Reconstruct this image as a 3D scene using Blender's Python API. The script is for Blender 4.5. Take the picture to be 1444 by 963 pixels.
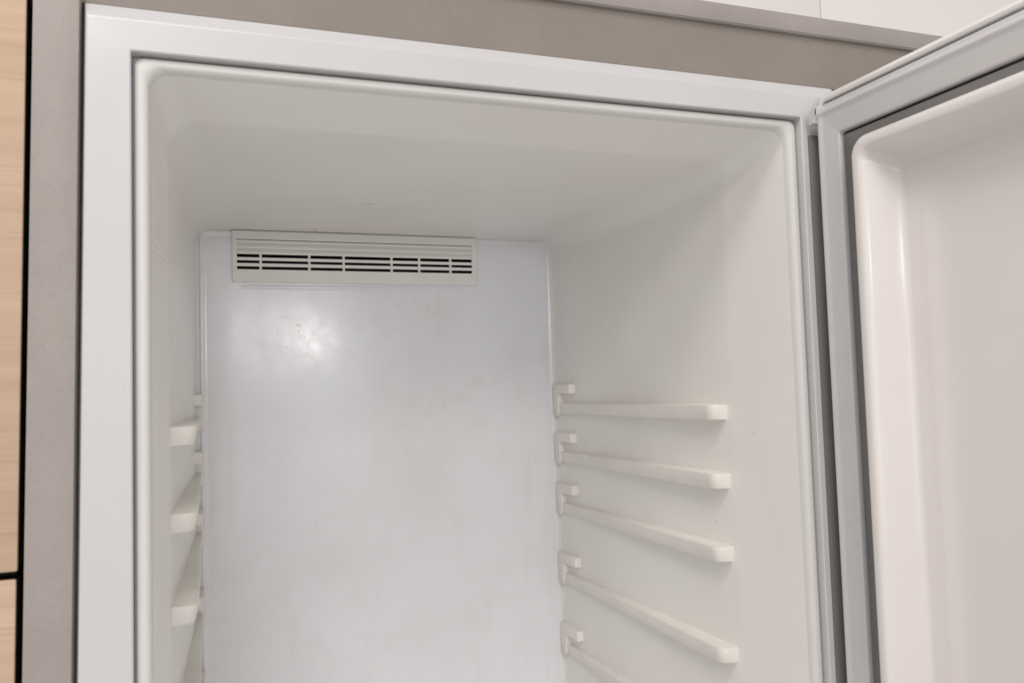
import bpy, bmesh, math, random
from mathutils import Vector, Matrix
random.seed(7)
for o in list(bpy.data.objects): bpy.data.objects.remove(o)
scene = bpy.context.scene
COL = scene.collection

# ------------------------------------------------------------------ camera
# metres; X right, Y into the refrigerator, Z up; origin = top left corner of the liner opening
W = 0.47
CX, CY, CZ, YAW, PITCH, ROLL, FPX = 0.0424, -0.5140, -0.2024, 0.3471, 0.0587, -0.0310, 1173.18
cam = bpy.data.cameras.new('camera'); cam_o = bpy.data.objects.new('camera', cam); COL.objects.link(cam_o)
F = Vector((math.sin(YAW)*math.cos(PITCH), math.cos(YAW)*math.cos(PITCH), math.sin(PITCH)))
R = Vector((math.cos(YAW), -math.sin(YAW), 0)); U = R.cross(F)
R2 = R*math.cos(ROLL)+U*math.sin(ROLL); U2 = U*math.cos(ROLL)-R*math.sin(ROLL)
M4 = Matrix.Identity(4)
for i in range(3):
    M4[i][0] = R2[i]; M4[i][1] = U2[i]; M4[i][2] = -F[i]
M4[0][3], M4[1][3], M4[2][3] = CX, CY, CZ
cam_o.matrix_world = M4
cam.sensor_width = 36; cam.lens = FPX/1444*36
cam.clip_start = 0.01; cam.clip_end = 50
cam.dof.use_dof = True; cam.dof.focus_distance = 0.90; cam.dof.aperture_fstop = 16
scene.camera = cam_o

# ------------------------------------------------------------------ light (a showroom: even room light and ceiling lamps)
wd = bpy.data.worlds.new('World'); scene.world = wd; wd.use_nodes = True
bg = wd.node_tree.nodes['Background']
bg.inputs[0].default_value = (1.0, 0.965, 0.94, 1); bg.inputs[1].default_value = 0.57
def area(name, loc, target, sx, sy, power, col):
    l = bpy.data.lights.new(name, 'AREA'); l.shape = 'RECTANGLE'; l.size = sx; l.size_y = sy
    l.energy = power; l.color = col
    o = bpy.data.objects.new(name, l); COL.objects.link(o); o.location = loc
    o.rotation_euler = (Vector(target)-Vector(loc)).to_track_quat('-Z', 'Y').to_euler()
    return o
area('ceiling_lamp', (-0.60, -2.6, 1.20), (0.30, 0.2, -0.2), 0.9, 0.5, 15, (1, 0.93, 0.86))
area('ceiling_lamp', (-0.45, -1.2, 1.50), (0.20, 0.0, 0.0), 1.2, 0.6, 17, (1, 0.95, 0.93))
area('ceiling_lamp', (0.55, -3.53, 0.135), (0.137, 0.438, -0.139), 0.16, 0.16, 5, (1, 0.98, 0.97))
area('ceiling_lamp', (0.22, -3.53, 0.125), (0.085, 0.438, -0.139), 0.22, 0.22, 1.9, (1, 0.98, 0.97))
area('front_fill', (-0.3, -4.6, -0.15), (0.235, 0.2, -0.3), 2.6, 2.2, 19, (0.92, 0.96, 1.0))  # added frontal fill for the interior and back panel, no known window
vs = scene.view_settings
vs.view_transform = 'Standard'; vs.look = 'None'; vs.exposure = 0.06; vs.gamma = 1; vs.use_curve_mapping = False

# ------------------------------------------------------------------ materials
def mat(name, col, rough, spec=0.5):
    m = bpy.data.materials.new(name); m.use_nodes = True
    b = m.node_tree.nodes['Principled BSDF']
    b.inputs['Base Color'].default_value = (*col, 1); b.inputs['Roughness'].default_value = rough
    b.inputs['Specular IOR Level'].default_value = spec
    return m, m.node_tree, b
def N(nt, t, **k):
    n = nt.nodes.new(t)
    for a, v in k.items():
        if a in n.inputs: n.inputs[a].default_value = v
        else: setattr(n, a, v)
    return n
def coords(nt, scale=(1, 1, 1)):
    tc = N(nt, 'ShaderNodeTexCoord'); mp = N(nt, 'ShaderNodeMapping'); mp.inputs['Scale'].default_value = scale
    nt.links.new(tc.outputs['Object'], mp.inputs[0]); return mp.outputs[0]
def noise(nt, vec, scale, detail=3, rough=0.55):
    n = N(nt, 'ShaderNodeTexNoise'); n.inputs['Scale'].default_value = scale
    n.inputs['Detail'].default_value = detail; n.inputs['Roughness'].default_value = rough
    nt.links.new(vec, n.inputs['Vector']); return n.outputs['Fac']
def ramp(nt, fac, a, b, c0=(0, 0, 0, 1), c1=(1, 1, 1, 1)):
    r = N(nt, 'ShaderNodeValToRGB'); r.color_ramp.elements[0].position = a; r.color_ramp.elements[1].position = b
    r.color_ramp.elements[0].color = c0; r.color_ramp.elements[1].color = c1
    nt.links.new(fac, r.inputs[0]); return r.outputs[0]
def mixc(nt, fac, a, b):
    m = N(nt, 'ShaderNodeMix', data_type='RGBA')
    if hasattr(fac, 'links') or hasattr(fac, 'is_linked'): nt.links.new(fac, m.inputs[0])
    else: m.inputs[0].default_value = fac
    for s, v in ((m.inputs[6], a), (m.inputs[7], b)):
        if isinstance(v, tuple): s.default_value = (*v, 1)
        else: nt.links.new(v, s)
    return m.outputs[2]
def mul(nt, a, b):
    m = N(nt, 'ShaderNodeMath', operation='MULTIPLY')
    for s, v in ((m.inputs[0], a), (m.inputs[1], b)):
        if isinstance(v, (int, float)): s.default_value = v
        else: nt.links.new(v, s)
    return m.outputs[0]
def bump(nt, b, h, strength, dist=0.001):
    n = N(nt, 'ShaderNodeBump'); n.inputs['Strength'].default_value = strength; n.inputs['Distance'].default_value = dist
    nt.links.new(h, n.inputs['Height']); nt.links.new(n.outputs[0], b.inputs['Normal'])

def plastic(name, col, dirt, rough, wav=0.15, specks=True):
    m, nt, b = mat(name, col, rough)
    v = coords(nt)
    big = ramp(nt, noise(nt, v, 7, 4, .6), .38, .75)
    c = mixc(nt, mul(nt, big, .8), col, dirt)
    if specks:
        sp = ramp(nt, noise(nt, v, 230, 2, .5), .775, .80)
        keep = ramp(nt, noise(nt, v, 19, 2, .5), .50, .62)
        c = mixc(nt, mul(nt, mul(nt, sp, keep), .6), c, (.16, .14, .11))
    if specks:
        sv = coords(nt, (9, 40, 70))
        sc = mul(nt, ramp(nt, noise(nt, sv, 1, 4, .6), .63, .70), ramp(nt, noise(nt, v, 11, 2, .5), .52, .66))
        c = mixc(nt, mul(nt, sc, .10), c, (.5, .47, .42))
    nt.links.new(c, b.inputs['Base Color'])
    rr_ = N(nt, 'ShaderNodeMapRange'); nt.links.new(noise(nt, v, 12, 5, .65), rr_.inputs[0])
    rr_.inputs[1].default_value = .3; rr_.inputs[2].default_value = .7
    rr_.inputs[3].default_value = rough*.8; rr_.inputs[4].default_value = min(1, rough*1.35)
    nt.links.new(rr_.outputs[0], b.inputs['Roughness'])
    bump(nt, b, noise(nt, v, 26, 3, .5), wav, .0012)
    return m
M_LINER = plastic('liner_plastic', (.885, .87, .84), (.835, .81, .77), .34)
M_LIP_DIM = plastic('liner_plastic_dimmed', (.71, .70, .675), (.66, .645, .615), .34, .04, False)  # liner plastic in a greyer copy, dims the brightly lit lip
M_RAIL = plastic('rail_plastic', (.87, .85, .81), (.70, .67, .61), .36, .05)
M_VENT = plastic('vent_plastic', (.82, .81, .775), (.78, .765, .72), .42, .04, False)
M_DOOR = plastic('door_liner_plastic', (.81, .77, .745), (.775, .735, .705), .13, .03)
M_FRAME = plastic('frame_white_paint', (.62, .615, .62), (.585, .58, .585), .30, .03, False)
M_SKIN = plastic('door_white_paint', (.80, .79, .785), (.77, .76, .75), .3, .03, False)
M_GASKET = plastic('gasket_rubber', (.62, .61, .605), (.56, .55, .54), .45, .06, False)
M_CHANNEL = plastic('channel_grey_plastic', (.17, .165, .16), (.14, .135, .13), .4, .05, False)
M_BLACK, _, _ = mat('slot_black', (.012, .012, .012), .6)  # near black, paints the shade inside the gasket slots
M_DUCT, _, _ = mat('dark_duct', (.02, .02, .019), .7)
M_CARC, _, _ = mat('gap_shade_black', (.012, .011, .010), .7)  # carcase and door cores blackened so the gaps read as deep shade

def back_material():
    m, nt, b = mat('back_panel_enamel', (.76, .77, .79), .14)
    v = coords(nt)
    big = ramp(nt, noise(nt, v, 8, 5, .65), .38, .66)
    c = mixc(nt, mul(nt, big, .9), (.83, .84, .875), (.77, .775, .80))
    # vertical cleaning streaks
    vs_ = coords(nt, (55, 1, 5))
    st = ramp(nt, noise(nt, vs_, 1.0, 4, .6), .56, .80)
    c = mixc(nt, mul(nt, st, .20), c, (.62, .61, .60))
    # smudges of grime at the middle right of the sheet
    sm = mul(nt, ramp(nt, noise(nt, v, 22, 5, .7), .58, .78), ramp(nt, noise(nt, v, 4.3, 2, .5), .48, .62))
    c = mixc(nt, mul(nt, sm, .45), c, (.55, .52, .47))
    # fine specks gathered in one splash, and single ones anywhere
    g = N(nt, 'ShaderNodeVectorMath', operation='DISTANCE'); nt.links.new(v, g.inputs[0]); g.inputs[1].default_value = (.131, .4375, -.137)
    near = ramp(nt, g.outputs['Value'], .012, .040, (1, 1, 1, 1), (0, 0, 0, 1))
    sp = ramp(nt, noise(nt, v, 330, 2, .5), .655, .69)
    c = mixc(nt, mul(nt, mul(nt, sp, near), .75), c, (.33, .30, .27))
    sp2 = ramp(nt, noise(nt, v, 260, 2, .5), .775, .79)
    c = mixc(nt, mul(nt, sp2, .7), c, (.2, .18, .16))
    nt.links.new(c, b.inputs['Base Color'])
    rr_ = N(nt, 'ShaderNodeMapRange'); nt.links.new(noise(nt, v, 30, 5, .7), rr_.inputs[0])
    rr_.inputs[1].default_value = .35; rr_.inputs[2].default_value = .7
    rr_.inputs[3].default_value = .15; rr_.inputs[4].default_value = .22
    nt.links.new(rr_.outputs[0], b.inputs['Roughness'])
    ad = N(nt, 'ShaderNodeMath', operation='ADD')
    nt.links.new(noise(nt, v, 14, 2, .5), ad.inputs[0]); nt.links.new(mul(nt, noise(nt, v, 60, 3, .5), .10), ad.inputs[1])
    bump(nt, b, ad.outputs[0], .15, .0018)
    return m
M_BACK = back_material()

def laminate(name, a, c_, rough):
    m, nt, b = mat(name, a, rough, .35)
    v = coords(nt)
    c = mixc(nt, ramp(nt, noise(nt, v, 16, 5, .65), .35, .7), a, c_)
    sp = ramp(nt, noise(nt, v, 420, 3, .6), .52, .72)
    c = mixc(nt, mul(nt, sp, .22), c, (c_[0]*.7, c_[1]*.7, c_[2]*.7))
    pit = ramp(nt, noise(nt, v, 150, 2, .5), .785, .80)
    c = mixc(nt, mul(nt, pit, .25), c, (.16, .14, .12))
    nt.links.new(c, b.inputs['Base Color'])
    bump(nt, b, noise(nt, v, 500, 3, .6), .15, .0004)
    return m
M_GREY = laminate('grey_stone_laminate', (.365, .330, .306), (.325, .292, .270), .5)
M_GREY_SHADED = laminate('grey_laminate_shaded', (.275, .240, .212), (.25, .217, .19), .5)  # darkened copy of the grey laminate, overhang shade put into the colour
def wood():
    m, nt, b = mat('light_oak_laminate', (.62, .43, .30), .45, .35)
    v = coords(nt, (3.5, 20, 90))
    n1 = noise(nt, v, 1.0, 6, .62)
    c = mixc(nt, ramp(nt, n1, .34, .68), (.60, .44, .31), (.52, .37, .255))
    v2 = coords(nt, (12, 60, 420))
    c = mixc(nt, mul(nt, ramp(nt, noise(nt, v2, 1, 3, .6), .55, .70), .45), c, (.40, .285, .19))
    nt.links.new(c, b.inputs['Base Color']); bump(nt, b, n1, .12, .0004)
    return m
M_WOOD = wood()
M_WALL = plastic('white_wall_panel', (.80, .77, .75), (.78, .75, .73), .5, .03, False)

# ------------------------------------------------------------------ mesh helpers
def link(name, bm, m, parent=None, smooth=True, ang=32):
    bmesh.ops.recalc_face_normals(bm, faces=bm.faces)
    for f in bm.faces: f.smooth = smooth
    for e in bm.edges:
        if len(e.link_faces) == 2 and e.calc_face_angle(0) > math.radians(ang): e.smooth = False
    me = bpy.data.meshes.new(name); bm.to_mesh(me); bm.free()
    me.materials.append(m)
    o = bpy.data.objects.new(name, me); COL.objects.link(o)
    if parent: o.parent = parent
    return o
def tag(o, label, cat, group=None):
    o['label'] = label; o['category'] = cat
    if group: o['group'] = group
    return o
def box(bm, x0, x1, y0, y1, z0, z1, bev=0, seg=2):
    r = bmesh.ops.create_cube(bm, size=1)
    for v in r['verts']:
        v.co = Vector((x0 if v.co.x < 0 else x1, y0 if v.co.y < 0 else y1, z0 if v.co.z < 0 else z1))
    if bev:
        es = list({e for v in r['verts'] for e in v.link_edges})
        bmesh.ops.bevel(bm, geom=es, offset=bev, segments=seg, profile=.5, affect='EDGES')
def rr(x0, x1, z0, z1, r, n=8):
    pts = []
    for cx, cz, a0 in ((x1-r, z1-r, 0), (x0+r, z1-r, 90), (x0+r, z0+r, 180), (x1-r, z0+r, 270)):
        for i in range(n+1):
            a = math.radians(a0+90*i/n); pts.append((cx+r*math.cos(a), cz+r*math.sin(a)))
    return pts
def loft(bm, rings, close=False):
    loops = [[bm.verts.new(p) for p in r] for r in rings]
    n = len(loops[0])
    for a, b in zip(loops, loops[1:]):
        for i in range(n):
            bm.faces.new((a[i], a[(i+1) % n], b[(i+1) % n], b[i]))
    if close: bm.faces.new(loops[-1])
    return loops
SH = 0.011      # the left stile and side panel lean a little outwards towards the floor
def lean(bm):
    for v in bm.verts:
        if v.co.x < -0.005: v.co.x += SH*(v.co.z-.0)
ZB = -1.20      # bottom of the refrigerator

# ------------------------------------------------------------------ the setting: white wall behind
bm = bmesh.new(); box(bm, -1.2, 2.6, .532, .56, -1.6, 1.6)
wall = link('wall', bm, M_WALL); wall['kind'] = 'structure'
for x0, x1 in ((-.25, .9505), (.9525, 2.15)):
    bm = bmesh.new(); box(bm, x0, x1, .52, .5315, -1.5, 1.5, .0008)
    link('panel', bm, M_WALL, wall)

# ------------------------------------------------------------------ refrigerator
fr = bpy.data.objects.new('refrigerator', None); COL.objects.link(fr)
fr.location = (0, 0, 0)
tag(fr, 'empty white built-in refrigerator with its door wide open and no shelves', 'refrigerator')

def ringY(xl, xr, zb, zt, r, y, n=8): return [(x, y, z) for x, z in rr(xl, xr, zb, zt, r, n)]
# painted steel front frame with the body behind it
bm = bmesh.new()
XO, ZO = .0252, .0284
loft(bm, [ringY(-XO, W+XO+.012, ZB, ZO, .001, .50, 2), ringY(-XO, W+XO+.012, ZB, ZO, .001, .0078, 2),
          ringY(-XO+.0006, W+XO+.0114, ZB+.001, ZO-.0006, .001, .0066, 2),
          ringY(-XO+.0018, W+XO+.0102, ZB+.002, .0186, .001, .0004, 2), ringY(-XO+.0030, W+XO+.0092, ZB+.003, .0174, .001, 0, 2),
          ringY(-.0008, W+.0008, ZB+.04, .0008, .0012, 0, 2), ringY(0, W, ZB+.041, 0, .0010, .0006, 2),
          ringY(0, W, ZB+.041, 0, .001, .0125, 2)])
lean(bm)
link('front_frame', bm, M_FRAME, fr, ang=12)
bm = bmesh.new(); box(bm, W+.0052, W+.0235, -.0022, .0002, ZB+.05, -.0140, .0006)
link('hinge_shade_strip', bm, M_CHANNEL, fr)  # added grey strip, stands in for the shade between door and frame
# groove seal between frame and liner
bm = bmesh.new()
loft(bm, [ringY(0.0002, W-.0002, ZB+.0412, -.0002, .001, .0105, 2), ringY(.004, W-.004, ZB+.05, -.004, .004, .0106, 2)])
link('frame_seal', bm, M_GASKET, fr)

# moulded liner: rounded lip, flare, crease, side walls and ceiling
def LR(i, it, y, r, n=10, dy=0):      # dy: how much nearer the ring lies along the ceiling than down the sides
    out = []
    for x, yy, z in ringY(i, W-i, ZB+.05+i, -it, r, y, n):
        k = min(1, max(0, (z+it+r)/r)); out.append((x, yy-dy*k, z))
    return out
bm = bmesh.new()
rings = [LR(.0014, .0014, .0122, .0050), LR(.0014, .0014, .0072, .0050), LR(.0019, .0019, .0056, .0054), LR(.0034, .0034, .0046, .0062),
         LR(.0062, .0056, .0045, .0080), LR(.0080, .0070, .0053, .0095), LR(.0092, .0082, .0075, .0110), LR(.0097, .0088, .0110, .0120),
         LR(.0124, .0126, .0480, .0160, 10, .010), LR(.0151, .0168, .0810, .0180, 10, .0165), LR(.0156, .0174, .0845, .0185, 10, .0165), LR(.0158, .0174, .0885, .0190, 10, .0165),
         LR(.0188, .0170, .1900, .0260), LR(.0230, .0168, .3200, .0260), LR(.0262, .0168, .4280, .0190), LR(.0270, .0170, .4364, .0170),
         LR(.0286, .0182, .4386, .0150), LR(.0340, .0230, .4405, .0130), LR(.0460, .0350, .4408, .0100)]
loft(bm, rings[7:])
liner = link('liner', bm, M_LINER, fr, ang=60)
bm = bmesh.new(); loft(bm, rings[:8])      # liner lip split off, its colour greyed to damp its glow
link('liner_lip_dimmed', bm, M_LIP_DIM, fr, ang=60)
# three fine moulded ribs on the left flare
for k in range(3):
    bm = bmesh.new(); z = -.1055-.0043*k
    vs0 = []
    for y in (.022, .03, .070, .077):
        xw = .0097+(y-.011)*(.0055/.07); h = .0009 if .025 < y < .075 else -.0004
        vs0.append([bm.verts.new((xw-.001, y, z-.0013)), bm.verts.new((xw+h, y, z)), bm.verts.new((xw-.001, y, z+.0013))])
    for a, b in zip(vs0, vs0[1:]):
        for i in range(2): bm.faces.new((a[i], a[i+1], b[i+1], b[i]))
    link('moulded_rib', bm, M_LINER, liner)

# glossy back panel with an opening for the grille
PX0, PX1, PZ1 = .0305, .4412, -.0184
GX0, GX1, GZ0, GZ1 = .0668, .3398, -.0640, -.0262
bm = bmesh.new()
def PR(e, y, r): return ringY(PX0+e, PX1-e, ZB+.09+e, PZ1-e, r, y, 8)
L = loft(bm, [PR(0, .4407, .008), PR(0, .4388, .008), PR(.0006, .4376, .0078), PR(.0018, .4373, .0074), PR(.0030, .4373, .0070),
              PR(.0042, .4376, .0066), PR(.0060, .4380, .006), PR(.0078, .4378, .006)])
outer = L[-1]
hole = [bm.verts.new((x, .4378, z)) for x, z in ((GX0, GZ0), (GX1, GZ0), (GX1, GZ1), (GX0, GZ1))]
es = [bm.edges.get((a, b)) for a, b in zip(outer, outer[1:]+outer[:1])]
es += [bm.edges.new((a, b)) for a, b in zip(hole, hole[1:]+hole[:1])]
bmesh.ops.triangle_fill(bm, use_beauty=True, edges=es)
hb = [bm.verts.new((v.co.x, .446, v.co.z)) for v in hole]
for i in range(4): bm.faces.new((hole[i], hole[(i+1) % 4], hb[(i+1) % 4], hb[i]))
back = link('back_panel', bm, M_BACK, fr, ang=30)
# pressed ridge in the sheet just under the grille
bm = bmesh.new()
vs0 = []
for x, h in ((.072, -.0002), (.082, .0010), (.200, .0010), (.322, .0010), (.334, -.0002)):
    row = []
    for z, k in ((-.0832, 0), (-.0816, .6), (-.0800, 1), (-.0784, .6), (-.0768, 0)):
        row.append(bm.verts.new((x, .4380-k*max(h, 0)-(.0001 if k else 0), z)))
    vs0.append(row)
for a, b in zip(vs0, vs0[1:]):
    for i in range(4): bm.faces.new((a[i], a[i+1], b[i+1], b[i]))
link('pressed_ridge', bm, M_BACK, back)
# dark air duct behind the grille
bm = bmesh.new()
box(bm, GX0-.004, GX1+.004, .4415, .50, GZ0-.004, GZ1+.004)
bm.faces.ensure_lookup_table()
front = min(bm.faces, key=lambda f: f.calc_center_median().y); bm.faces.remove(front)
link('air_duct', bm, M_DUCT, fr)
# vent grille: plate with opening, slats and dividers
VX0, VX1, VZ1, VZ0 = .0642, .3432, -.0184, -.0752
VY = .4340
OX0, OX1, OZ1, OZ0 = .0692, .3374, -.0278, -.0612
bm = bmesh.new()
def VR(e, y, r): return ringY(VX0+e, VX1-e, VZ0+e, VZ1-e, r, y, 4)
L = loft(bm, [VR(0, .4377, .0015), VR(0, VY+.0006, .0015), VR(.0006, VY, .0012)])
hole = [bm.verts.new((x, VY, z)) for x, z in ((OX0, OZ0), (OX1, OZ0), (OX1, OZ1), (OX0, OZ1))]
es = [bm.edges.get((a, b)) for a, b in zip(L[-1], L[-1][1:]+L[-1][:1])]
es += [bm.edges.new((a, b)) for a, b in zip(hole, hole[1:]+hole[:1])]
bmesh.ops.triangle_fill(bm, use_beauty=True, edges=es)
hb = [bm.verts.new((v.co.x, .4375, v.co.z)) for v in hole]
for i in range(4): bm.faces.new((hole[i], hole[(i+1) % 4], hb[(i+1) % 4], hb[i]))
vent = link('vent_grille', bm, M_VENT, fr)
XA, XB = OX0-.0003, OX1+.0003
def slat(z1, z0, y0=VY+.0003, y1=VY+.0032):
    bm = bmesh.new(); box(bm, XA, XB, y0, y1, z0, z1, .0004, 1); return link('slat', bm, M_VENT, vent)
slat(-.0285, -.0319)
slat(-.0352, -.0381)
slat(-.0414, -.0441)
slat(-.0477, -.0511)
slat(-.0541, -.0577)
def louvre(z1, z0):      # closed, sloping louvre blade set back between two slats
    bm = bmesh.new()
    a = [bm.verts.new(p) for p in ((XA, VY+.0030, z1+.0004), (XB, VY+.0030, z1+.0004), (XB, VY+.0006, z0-.0004), (XA, VY+.0006, z0-.0004))]
    b = [bm.verts.new((v.co.x, v.co.y+.0016, v.co.z)) for v in a]
    bm.faces.new(a); bm.faces.new(b[::-1])
    for i in range(4): bm.faces.new((a[i], a[(i+1) % 4], b[(i+1) % 4], b[i]))
    return link('louvre_blade', bm, M_VENT, vent)
louvre(-.0319, -.0352); louvre(-.0381, -.0414)
for x in (.0941, .1466, .1849, .2401, .2729, .3109):
    bm = bmesh.new(); box(bm, x-.0013, x+.0013, VY+.0010, VY+.0060, OZ0-.0004, -.0438, .0003, 1)
    link('divider', bm, M_VENT, vent)

# shelf rails moulded into both side walls, each with its C-shaped catch at the back
def wallx(y): return W-(.0156+(y-.085)*(.0106/.343))
ZR = (-.2196, -.2776, -.3386, -.4218, -.5060)
def rail_bar(mirror):
    bm = bmesh.new()
    plan = [(wallx(.0914)+.004, .0914), (.4440, .0910), (.4415, .0914), (.4392, .0930), (.4376, .0955), (.4369, .0990), (.4369, .1040), (.4374, .20), (.4378, .32), (.4380, .4362), (wallx(.43)+.004, .4362)]
    top = [bm.verts.new((x, y, 0)) for x, y in plan]
    bot = [bm.verts.new((x+(.0028 if x < .446 else 0), y+(.0022 if y < .1 else 0), -.0133)) for x, y in plan]
    n = len(plan)
    bm.faces.new(top); bm.faces.new(bot[::-1])
    for i in range(n): bm.faces.new((top[i], bot[i], bot[(i+1) % n], top[(i+1) % n]))
    bmesh.ops.recalc_face_normals(bm, faces=bm.faces)
    ed = [e for e in bm.edges if (abs(e.verts[0].co.z-e.verts[1].co.z) < 1e-6) and min(v.co.x for v in e.verts) < .4448]
    bmesh.ops.bevel(bm, geom=ed, offset=.0017, segments=2, profile=.5, affect='EDGES')
    if mirror:
        for v in bm.verts: v.co.x = W-v.co.x
    return bm
def rail_hook(mirror):
    bm = bmesh.new()
    prof = [(.3865, .0225), (.4335, .0225), (.4372, .0190), (.4372, -.0110), (.4340, -.0150), (.4250, -.0150), (.4205, -.0100), (.4205, .0112), (.3865, .0116)]
    xi, xo = .4366, .4530
    a = [bm.verts.new((xi+.0004, y, z)) for y, z in prof]
    b = [bm.verts.new((xo, y, z)) for y, z in prof]
    n = len(prof)
    bm.faces.new(a); bm.faces.new(b[::-1])
    for i in range(n): bm.faces.new((a[i], b[i], b[(i+1) % n], a[(i+1) % n]))
    bmesh.ops.recalc_face_normals(bm, faces=bm.faces)
    ed = [e for e in bm.edges if all(v.co.x < .44 for v in e.verts)]
    bmesh.ops.bevel(bm, geom=ed, offset=.0011, segments=2, profile=.5, affect='EDGES')
    if mirror:
        for v in bm.verts: v.co.x = W-v.co.x
    return bm
for mirror in (False, True):
    bar = hk = None
    for z in ZR:
        if bar is None:
            b = bar = link('shelf_rail', rail_bar(mirror), M_RAIL, fr); h = hk = link('hook', rail_hook(mirror), M_RAIL, bar)
        else:
            b = bar.copy(); COL.objects.link(b); h = hk.copy(); COL.objects.link(h); h.parent = b
        b.location.z = z

# ------------------------------------------------------------------ the open door, hinged at the right
DU0, DZ1, DZ0, DU1 = .0020, .0160, ZB+.01, .545
def DP(u, x, z): return (x+.008*u, -u, z)
def DR(e, x, r, u0=DU0, u1=DU1, z0=DZ0, z1=DZ1, n=6):
    return [DP(u, x, z) for u, z in rr(u0+e, u1-e, z0+e, z1-e, r, n)]
bm = bmesh.new()
L = loft(bm, [DR(.003, .530, .004), DR(0, .527, .006), DR(0, .4866, .006), DR(.0004, .4856, .006), DR(.0040, .4816, .006), DR(.0048, .4812, .006),
          DR(.0066, .4818, .005), DR(.0070, .4828, .004), DR(.0072, .4935, .003), DR(.012, .4990, .003), DR(.016, .5000, .003)])
bm.faces.new(L[0]); bm.faces.new(L[-1])
door = link('door', bm, M_SKIN, fr, ang=40)
# magnetic gasket ring
GA = dict(u0=.0092, u1=DU1-.009, z0=DZ0+.013, z1=.0026)
bm = bmesh.new()
loft(bm, [DR(-.0045, .4930, .004, **GA), DR(-.0045, .4826, .004, **GA), DR(-.0036, .4820, .004, **GA), DR(-.0006, .4818, .003, **GA), DR(0, .4812, .003, **GA), DR(0, .4786, .003, **GA), DR(.0004, .4778, .003, **GA), DR(.0032, .4746, .003, **GA), DR(.0042, .4741, .003, **GA), DR(.0052, .4742, .003, **GA),
          DR(.0064, .4752, .003, **GA), DR(.0090, .4757, .003, **GA), DR(.0222, .4753, .002, **GA), DR(.0236, .4757, .002, **GA), DR(.0240, .4766, .002, **GA), DR(.0240, .4935, .002, **GA)])
link('gasket', bm, M_GASKET, door, ang=50)
# black strips standing in for the shade in the slots beside the gasket
bm = bmesh.new()
loft(bm, [DR(-.0048, .4860, .004, **GA), DR(-.0066, .4860, .004, **GA)])
loft(bm, [DR(.0239, .4800, .002, **GA), DR(.0305, .4830, .002, **GA)])
link('gasket_slot_shade', bm, M_BLACK, door)
# grey channel strip between gasket and door liner
bm = bmesh.new()
loft(bm, [DR(.0266, .4830, .002, **GA), DR(.0266, .4776, .002, **GA), DR(.0272, .4770, .003, **GA), DR(.043, .4773, .010, **GA)])
link('channel', bm, M_CHANNEL, door, ang=50)
# moulded door liner: raised dyke with rounded crest round a recessed field
LA = dict(u0=.0502, u1=DU1-.050, z0=DZ0+.055, z1=-.0302, n=10)
bm = bmesh.new()
L = loft(bm, [DR(0, .4860, .013, **LA), DR(.0022, .4720, .013, **LA), DR(.0036, .4672, .013, **LA), DR(.0056, .4648, .012, **LA), DR(.0078, .4641, .011, **LA), DR(.0110, .4642, .010, **LA),
              DR(.0126, .4648, .009, **LA), DR(.0137, .4662, .008, **LA), DR(.0146, .4685, .008, **LA), DR(.0200, .4830, .008, **LA), DR(.0222, .4888, .008, **LA), DR(.0230, .4904, .008, **LA), DR(.0242, .4915, .009, **LA), DR(.0260, .4920, .010, **LA),
              DR(.0370, .4924, .015, **LA), DR(.0400, .4928, .017, **LA), DR(.0450, .4942, .020, **LA), DR(.0500, .4950, .022, **LA), DR(.0600, .4950, .024, **LA)])
bm.faces.new(L[-1])
link('door_liner', bm, M_DOOR, door, ang=60)
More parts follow.
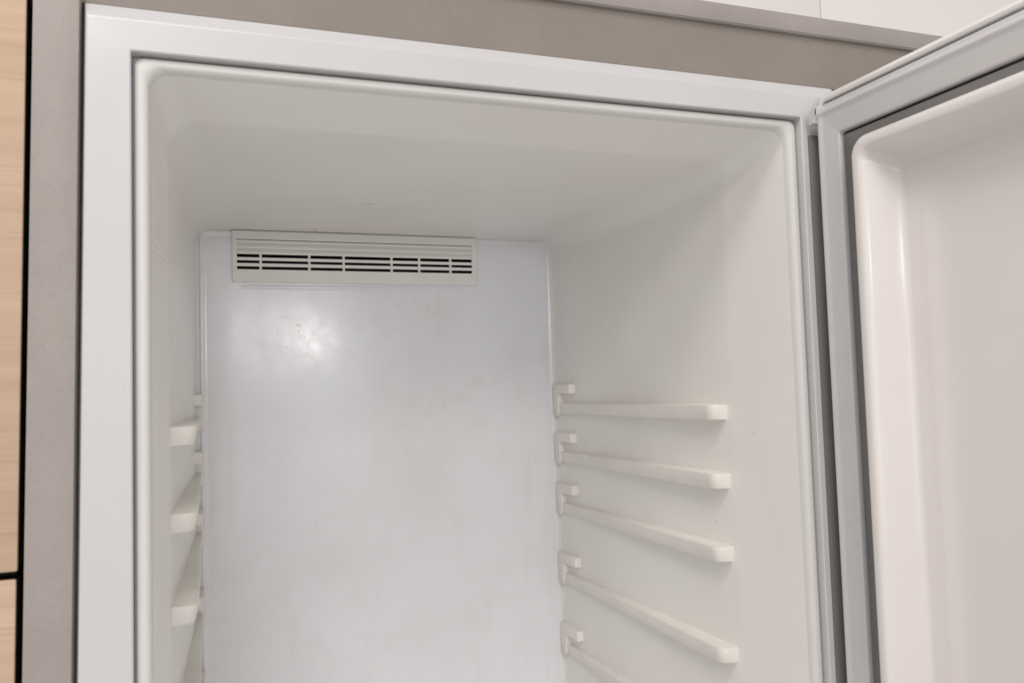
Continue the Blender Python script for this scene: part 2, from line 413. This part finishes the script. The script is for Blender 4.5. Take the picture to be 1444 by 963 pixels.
# small plastic cap at the top hinge corner of the gasket
bm = bmesh.new()
def quadprism(bm, pts, x0, x1):
    a = [bm.verts.new(DP(u, x0, z)) for u, z in pts]; b = [bm.verts.new(DP(u, x1, z)) for u, z in pts]
    bm.faces.new(a); bm.faces.new(b[::-1])
    for i in range(len(pts)): bm.faces.new((a[i], b[i], b[(i+1) % len(pts)], a[(i+1) % len(pts)]))
quadprism(bm, [(.0066, -.0085), (.0066, -.0005), (.0080, .0022), (.0105, .0032), (.0170, .0032), (.0160, -.0030), (.0128, -.0050), (.0120, -.0085)], .4712, .4800)
bmesh.ops.recalc_face_normals(bm, faces=bm.faces)
bmesh.ops.bevel(bm, geom=list(bm.edges), offset=.0005, segments=1, affect='EDGES')
link('corner_cap', bm, M_FRAME, door)
bm = bmesh.new()
quadprism(bm, [(.0148, -.0030), (.0148, .0012), (.0152, .0018), (.0155, .0016), (.0152, .0008), (.0152, -.0030)], .4708, .4714)
link('slit', bm, M_BLACK, door)

# ------------------------------------------------------------------ grey housing: side panel and projecting top panel
def leanbox(name, x0, x1, y0, y1, z0, z1, bev, m, parent=None):
    bm = bmesh.new(); box(bm, x0, x1, y0, y1, z0, z1, bev); lean(bm); return link(name, bm, m, parent)
ho = bpy.data.objects.new('cabinet_housing', None); COL.objects.link(ho); ho.location = (0, 0, 0)
tag(ho, 'grey stone-look housing panels at the left side and above the refrigerator', 'cabinet')
leanbox('side_panel', -.0500, -.0266, -.0005, .515, -1.25, .0600, .0006, M_GREY, ho)
bm = bmesh.new(); box(bm, -.60, .66, .0086, .030, .0290, .0720); link('fascia', bm, M_GREY_SHADED, ho)
bm = bmesh.new(); box(bm, -.60, .66, .0042, .515, .0696, .0836, .0005); tp = link('top_panel', bm, M_GREY, ho)
bm = bmesh.new(); box(bm, -.60, .66, .0050, .0084, .0688, .0698, .0003); link('edge_bead', bm, M_GREY, tp)

# ------------------------------------------------------------------ neighbouring oak cabinet
oc = bpy.data.objects.new('oak_cabinet', None); COL.objects.link(oc); oc.location = (0, 0, 0)
tag(oc, 'light oak cabinet with two closed fronts at the left edge, beside the grey panel', 'cabinet')
leanbox('carcase', -.62, -.0575, .0225, .515, -1.25, .0900, .0005, M_CARC, oc)
for z0, z1, x1 in ((-.2905, .0900, -.0530), (-.90, -.2945, -.0535)):
    d = leanbox('cabinet_door', -.60, x1, -.0005, .0022, z0, z1, .0010, M_WOOD, oc)
    leanbox('core', -.60, x1-.0012, .0022, .0190, z0+.0010, z1-.0010, .0003, M_CARC, d)
